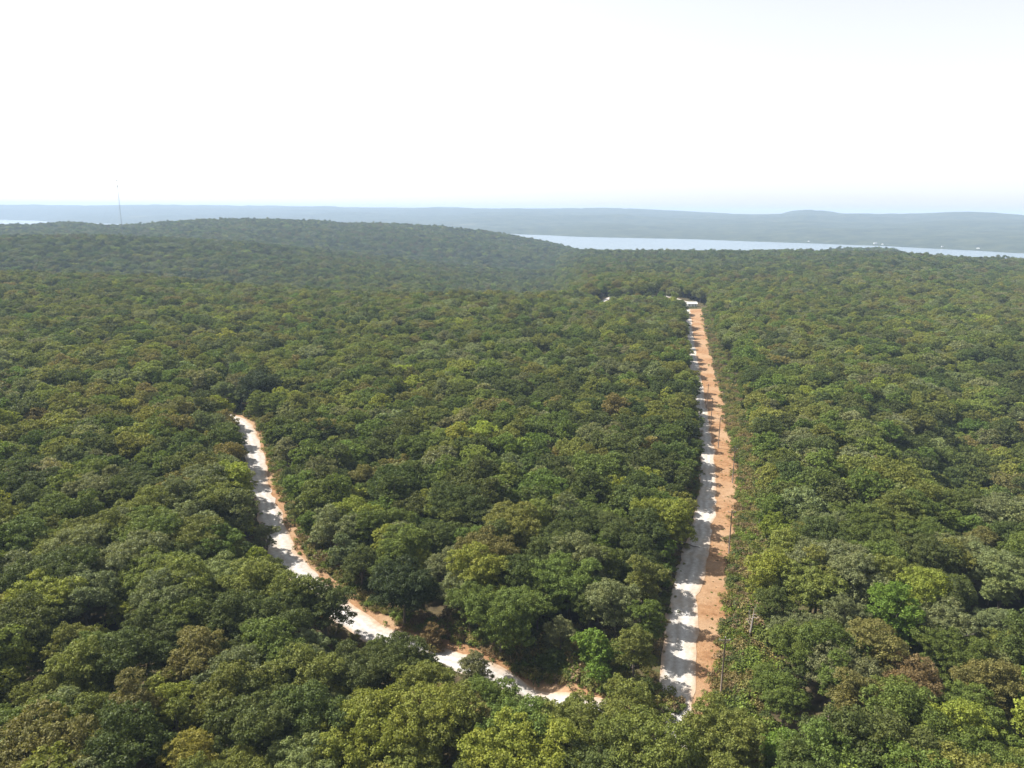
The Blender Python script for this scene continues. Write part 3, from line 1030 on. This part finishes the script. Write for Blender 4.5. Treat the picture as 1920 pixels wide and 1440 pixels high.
# ------------------------------------------------------------------ undergrowth along the cleared strips
bush_src = bpy.data.collections.new("undergrowth_sources")
for bi in range(3):
    g3 = np.random.default_rng(300 + bi)
    nb = 9
    cs = np.stack([g3.normal(size=nb) * .8, g3.normal(size=nb) * .8, 0.35 + 0.7 * g3.random(nb)], 1)
    v, f = leaf_cloud(cs, 0.45 + 0.3 * g3.random(nb), 210, 0.26, g3)
    v[:, 2] = np.maximum(v[:, 2], 0.0)
    o = bpy.data.objects.new("undergrowth_bush_%02d" % bi, mesh_from("undergrowth_bush", v, f, [M_LEAF]))
    bush_src.objects.link(o)
bx, by, bs, bc = [], [], [], []
ucol = [(0.14, 0.135, 0.04), (0.10, 0.12, 0.03), (0.17, 0.14, 0.055), (0.12, 0.16, 0.03), (0.15, 0.11, 0.06), (0.07, 0.09, 0.028)]
def sow(p, q, dens, hmin, hmax):
    for _ in range(dens):
        t = g.random()
        w = p * (1 - t) + q * t + g.normal(size=2) * .6
        bx.append(w[0]); by.append(w[1])
        bs.append(hmin + (hmax - hmin) * g.random() ** 1.4 * (0.45 + 0.55 * t))
        bc.append(ucol[g.integers(len(ucol))])
for i in range(len(straight)):
    rr_ = np.hypot(*straight[i, 4:6])
    d = straight[i, 4:6] - straight[i, 0:2]
    d /= np.linalg.norm(d)
    if rr_ < 320:
        sow(straight[i, 4:6] - d * 0.8, straight[i, 4:6] + d * 8.5, 12 if rr_ > 100 else 2, 0.5, 2.1)
        sow(straight[i, 0:2] - d * 0.4, straight[i, 0:2] - d * 3.0, 2, 0.4, 1.3)
        sow(straight[i, 2:4] + d * .5, straight[i, 4:6], 2, 0.08, 0.30)
    else:
        sow(straight[i, 4:6] + d * 0.2, straight[i, 4:6] + d * 8.5, 2, 0.8, 1.8)
for i in range(len(curved)):
    sow(crr[i] + nr[i] * 2.0, crr[i] + nr[i] * 5.6, 6, 0.4, 1.6)
    px_, py_, _ = project(np.array([curved[i, 0], curved[i, 1], 0.0]))
    if 780 < px_ < 1120 and py_ > 1150:
        sow(crr[i] + nr[i] * 4, crr[i] + nr[i] * 15, 12, 0.8, 2.3)
    sow(cl[i] - nr[i] * 0.5, cl[i] - nr[i] * 2.5, 1, 0.4, 1.0)
# low growth in front of the far lane
for q in lane[::1]:
    for _ in range(26):
        w = q + np.array([g.normal() * 3, -8 - 80 * g.random()])
        if np.hypot(s_mid[:, 0] - w[0], s_mid[:, 1] - w[1]).min() < 9.5 or math.hypot(w[0] - CABIN[0], w[1] - CABIN[1]) < 9:
            continue
        bx.append(w[0]); by.append(w[1]); bs.append(.5 + .5 * g.random()); bc.append((0.085, 0.10, 0.03))
bx, by, bs, bc = np.array(bx), np.array(by), np.array(bs), np.array(bc)
scatter("undergrowth", np.stack([bx, by, height(bx, by)], 1), bs, np.stack([0 * bx, 0 * bx, g.random(len(bx)) * 6.28], 1), g.integers(0, 3, len(bx)), bc * (0.8 + .4 * g.random((len(bx), 1))),
        bush_src, "yellow-green scrub and weeds along the edges of both roads")

# ------------------------------------------------------------------ utility poles
def pole_parts():
    shaft = MB().tube([(0, 0, -1), (0, 0, 4), (0, 0, 11.6)], [0.165, 0.15, 0.11], 10).mesh("shaft", M_POLE, True)
    arm = MB().box((0, 0.16, 11.0), (1.9, 0.10, 0.13)).mesh("crossarm", M_POLE)
    brace = MB().tube([(-0.6, 0.16, 10.98), (0, 0.13, 10.4)], [.02, .02], 5).tube([(0.6, 0.16, 10.98), (0, 0.13, 10.4)], [.02, .02], 5).mesh("brace", M_STEEL)
    ins = MB().tube([(0, 0, 0), (0, 0, .09), (0, 0, .12), (0, 0, .2), (0, 0, .26)], [.03, .03, .075, .065, .02], 10).mesh("insulator", M_CERAMIC, True)
    return shaft, arm, brace, ins
shaft, arm, brace, ins = pole_parts()
POLE_LABEL = ["weathered wooden utility pole nearest the junction, rising from the clay strip", "wooden utility pole second from the junction along the clay strip",
              "wooden utility pole third from the junction, where the clay strip is widest", "thin wooden utility pole fourth from the junction", "thin wooden utility pole fifth from the junction",
              "small distant utility pole, sixth from the junction"]
for (px, py), lab in zip(POLES, POLE_LABEL):
    p = ground_at(np.array(float(px)), np.array(float(py)))
    z = float(height(p[0], p[1]))
    o = empty("utility_pole", (p[0], p[1], z), random.uniform(-.08, .08))
    o.rotation_euler = (random.gauss(0, .008), random.gauss(0, .008), random.uniform(-.05, .05))
    tag(o, lab, "utility pole", "utility poles along the clay strip")
    link("shaft", shaft, o)
    link("crossarm", arm, o)
    link("brace", brace, o)
    for xx, yy, zz in ((-.85, .16, 11.065), (.85, .16, 11.065), (0, 0, 11.6)):
        link("insulator", ins, o, (xx, yy, zz))

# ------------------------------------------------------------------ dead trees, fallen trunk, log, boulders
def dead_tree(px, py, h, label, lean=(0.1, 0.05), seed=1, name="dead_tree"):
    gg = random.Random(seed)
    p = ground_at(np.array(float(px)), np.array(float(py)), h * .6)
    o = empty(name, (p[0], p[1], float(height(p[0], p[1]))))
    o.rotation_euler = (lean[0], lean[1], gg.random() * 6)
    tag(o, label, "dead tree", "dead trees in the forest")
    MB().tube([(0, 0, -.5), (.1, 0, h * .4), (.25, .15, h * .75), (.2, .3, h)], [.24, .2, .12, .04], 7).build("trunk", M_DEAD, o, True)
    for k in range(7):
        a, s = gg.random() * 6.28, h * (.4 + .08 * k)
        s = min(s, h * .9)
        l = h * (.16 + .17 * gg.random())
        e = Vector((math.cos(a) * l, math.sin(a) * l, s + l * (.5 + .4 * gg.random())))
        m = Vector((math.cos(a) * l * .5, math.sin(a) * l * .5, s + l * .15))
        b = MB().tube([(.12, .08, s), m, e], [.085, .06, .02], 5)
        for t in range(3):
            q = m.lerp(e, .25 + .25 * t)
            b.tube([q, q + Vector((gg.uniform(-1, 1), gg.uniform(-1, 1), gg.uniform(.2, 1))) * l * .3], [.035, .012], 4)
        b.build("branch", M_DEAD, o)
    return o
dead_tree(1755, 1205, 9, "bare grey dead tree under the silvery tree beyond the clay strip", (.25, .2), 1)
dead_tree(1595, 1372, 8, "bare grey dead tree over a dark gap near the frame's bottom edge", (.3, .45), 2)
dead_tree(1425, 945, 9, "pale dead tree at the scrubby rim of the clay strip, third pole's side", (.1, -.2), 3)
dead_tree(1408, 1150, 7, "short pale dead tree in the scrub beyond the clay strip", (.2, .3), 4)

p = ground_at(np.array(1268.0), np.array(1008.0))
o = empty("fallen_tree", (p[0], p[1], float(height(p[0], p[1])) + .3), R(-28))
MB().tube([(0, 0, .9), (2.2, .1, .45), (4.2, 0, .1), (6.0, .25, .05)], [.22, .19, .14, .06], 8).build("trunk", M_DEAD, o, True)
MB().tube([(-.15, 0, .95), (-.4, .1, 1.0)], [.75, .5], 9).build("root_plate", M_SOIL, o)
MB().tube([(3.4, 0, .2), (4.2, .9, .9)], [.07, .02], 5).tube([(4.4, 0, .1), (5.2, -.9, .7)], [.06, .02], 5).build("branch", M_DEAD, o)
tag(o, "fallen pale trunk with its root plate leaning on the gravel road's edge", "fallen tree")

p = ground_at(np.array(1262.0), np.array(1322.0))
o = empty("fallen_log", (p[0], p[1], float(height(p[0], p[1])) + .42), R(4))
MB().tube([(-1.4, 0, .02), (-.4, .05, 0), (.7, 0, .02), (1.3, .03, .03)], [.24, .22, .21, .25], 9).build("log", M_LOG, o, True)
MB().tube([(-.3, 0, .1), (-.5, .25, .55)], [.06, .03], 5).build("branch_stub", M_LOG, o)
tag(o, "short dark log lying across the pale road at the junction", "log")

def boulder(px, py, r_, label, seed):
    gg = np.random.default_rng(seed)
    p = ground_at(np.array(float(px)), np.array(float(py)))
    bm = bmesh.new()
    bmesh.ops.create_icosphere(bm, subdivisions=3, radius=r_)
    for v in bm.verts:
        c = v.co / r_
        k = 1 + .28 * float(vnoise(np.array(c.x * 1.7 + seed), np.array(c.y * 1.7 + c.z * 1.3), seed)) + .1 * float(vnoise(np.array(c.x * 4 + c.z * 3), np.array(c.y * 4.0), seed + 1))
        v.co = Vector((v.co.x * 1.25, v.co.y, v.co.z * .7)) * k
    me = bpy.data.meshes.new("boulder")
    bm.to_mesh(me)
    bm.free()
    me.materials.append(M_STONE)
    o = link("boulder", me, None, (p[0], p[1], float(height(p[0], p[1])) + r_ * .45))
    tag(o, label, "boulder", "boulders by the junction")
boulder(1231, 1362, 1.0, "big pale limestone boulder beside the road junction", 3)
boulder(1234, 1386, .7, "smaller pale boulder just below the big one at the junction", 4)
boulder(1271, 1412, .55, "whitish rock on the bare clay patch at the bottom edge", 5)

# ------------------------------------------------------------------ buildings and mast
def house(name, x, y, z, w, d, h, rz, label, cat, roofmat, pitch=.28, ndoor=1, nwin=2, group=None):
    o = empty(name, (x, y, z), rz)
    tag(o, label, cat, group)
    g_ = MB().box((0, 0, h / 2), (w, d, h))
    rp = d / 2 * pitch * 2
    g_.poly([(-w / 2, -d / 2, h), (-w / 2, d / 2, h), (-w / 2, 0, h + rp), (w / 2, -d / 2, h), (w / 2, d / 2, h), (w / 2, 0, h + rp)], [(0, 2, 1), (3, 4, 5)])
    g_.build("wall", M_WHITE, o)
    e, t = .35, .12
    rf = MB()
    for s in (-1, 1):
        y0, z0 = s * (d / 2 + e), h - e * rp / (d / 2) + .03
        pts = [(-w / 2 - e, 0, h + rp + .03), (w / 2 + e, 0, h + rp + .03), (w / 2 + e, y0, z0), (-w / 2 - e, y0, z0)]
        pts += [(a, b, c + t) for a, b, c in pts]
        rf.poly(pts, [(3, 2, 1, 0), (4, 5, 6, 7), (0, 1, 5, 4), (1, 2, 6, 5), (2, 3, 7, 6), (3, 0, 4, 7)])
    rf.build("roof", roofmat, o)
    MB().box((w * .05, -d / 2 - .03, 1.05), (1.0, .08, 2.1)).build("door", M_GREYROOF, o)
    for k in range(nwin):
        xx = (-w * .3, w * .32)[k]
        f = MB().box((xx, -d / 2 - .025, 1.5), (1.4, .07, 1.1)).build("window", M_WHITE, o)
        MB().box((xx, -d / 2 - .07, 1.5), (1.2, .04, .9)).build("pane", M_GLASS, f)
    return o
p = ground_at(np.array(1299.0), np.array(568.0))
house("cabin", p[0], p[1] + 4, float(height(p[0], p[1] + 4)), 9, 5, 2.7, R(5), "small white cabin with pale roof closing the far end of the straight road", "cabin", M_ROOF)

def far_house(px, r_, w, label, roof, rz):
    d = ray(px, 440)
    a = math.atan2(d[0], d[1])
    x, y = r_ * math.sin(a), r_ * math.cos(a)
    z = max(float(height(x, y)), WATER + 1.0)
    house("lake_house", x, y, z, w, w * .6, w * .34, rz, label, "house", roof, group="houses on the far shore")
SHORE = lambda px: float(np.interp(px, [c for c, _ in COLS], [max(q[0] for q in p_ if abs(q[1] - (WATER + .5)) < .01) for _, p_ in COLS]))
far_house(1518, SHORE(1518) * 1.012, 10, "lone white house low on the far shore under the flat-topped knoll", M_GREYROOF, .2)
far_house(1643, SHORE(1643) * 1.010, 14, "largest white house on the far shore, at the middle of its waterfront", M_GREYROOF, -.1)
far_house(1657, SHORE(1657) * 1.006, 9, "small white house beside the largest one on the far shore", M_ROOF, .3)
far_house(1770, SHORE(1770) * 1.012, 9, "white house on the far shore before the wide pale inlet", M_GREYROOF, .1)
far_house(1838, SHORE(1838) * 1.008, 10, "white house at the point of the pale inlet on the far shore", M_ROOF, -.3)

def mast():
    r_ = 1750.0
    d = ray(229, 430)
    a = math.atan2(d[0], d[1])
    x, y = r_ * math.sin(a), r_ * math.cos(a)
    z = float(height(x, y))
    d2 = ray(220, 336)
    top = CAM_H + r_ * d2[2] / math.hypot(d2[0], d2[1])
    H = top - z
    o = empty("radio_mast", (x, y, z), .4)
    tag(o, "tall thin guyed radio mast rising from the distant forest", "radio mast")
    w = .75
    cor = [Vector((math.cos(k * 2.094) * w, math.sin(k * 2.094) * w, 0)) for k in range(3)]
    lat = MB()
    for c in cor:
        lat.tube([c, c + Vector((0, 0, H))], [.13, .11], 5)
    step = 2.4
    k = 0
    while (k + 1) * step < H:
        for i in range(3):
            a_, b_ = cor[i], cor[(i + 1) % 3]
            lat.tube([a_ + Vector((0, 0, k * step)), b_ + Vector((0, 0, (k + 1) * step))], [.05, .05], 3, False)
            lat.tube([a_ + Vector((0, 0, k * step)), b_ + Vector((0, 0, k * step))], [.05, .05], 3, False)
        k += 1
    lat.build("lattice", M_STEEL, o)
    MB().box((0, 0, .3), (3, 3, .8)).build("base_block", M_STONE, o)
    for i in range(3):
        ang = i * 2.094 + 0.5
        gw = MB()
        for hh in (.35, .65, .92):
            gw.tube([Vector((0, 0, H * hh)), Vector((math.cos(ang) * H * .55, math.sin(ang) * H * .55, 0))], [.035, .035], 4)
        gw.build("guy_wire", M_STEEL, o)
    for k in range(3):
        c = Vector((math.cos(k * 2.094 + .5), math.sin(k * 2.094 + .5), 0))
        MB().box(c * 1.7 + Vector((0, 0, H * .90)), (.6, .6, 3.2), k * 2.094).build("antenna_panel", M_WHITE, o)
        MB().tube([c * 1.4 + Vector((0, 0, H * .985 - 1.5)), c * 1.4 + Vector((0, 0, H * .985 + 1.5))], [.35, .35], 8).build("drum", M_WHITE, o)
    MB().tube([(0, 0, H), (0, 0, H + 5)], [.08, .04], 5).build("whip_antenna", M_STEEL, o)
mast()

# ------------------------------------------------------------------ haze in the air over the whole country
def haze():
    m, nt, out = new_mat("haze")
    pv = nt.nodes.new('ShaderNodeVolumePrincipled')
    pv.inputs['Color'].default_value = (0.57, 0.75, 1.0, 1)
    pv.inputs['Density'].default_value = 0.00011
    pv.inputs['Anisotropy'].default_value = 0.0
    nt.links.new(pv.outputs[0], out.inputs['Volume'])
    s = 14500.0
    z0, z1 = -90.0, 152.0
    o = MB().box((0, 0, (z0 + z1) / 2), (2 * s, 2 * s, z1 - z0)).build("haze", m)
    tag(o, "pale blue summer haze filling the air to the far hills", kind='stuff')
haze()
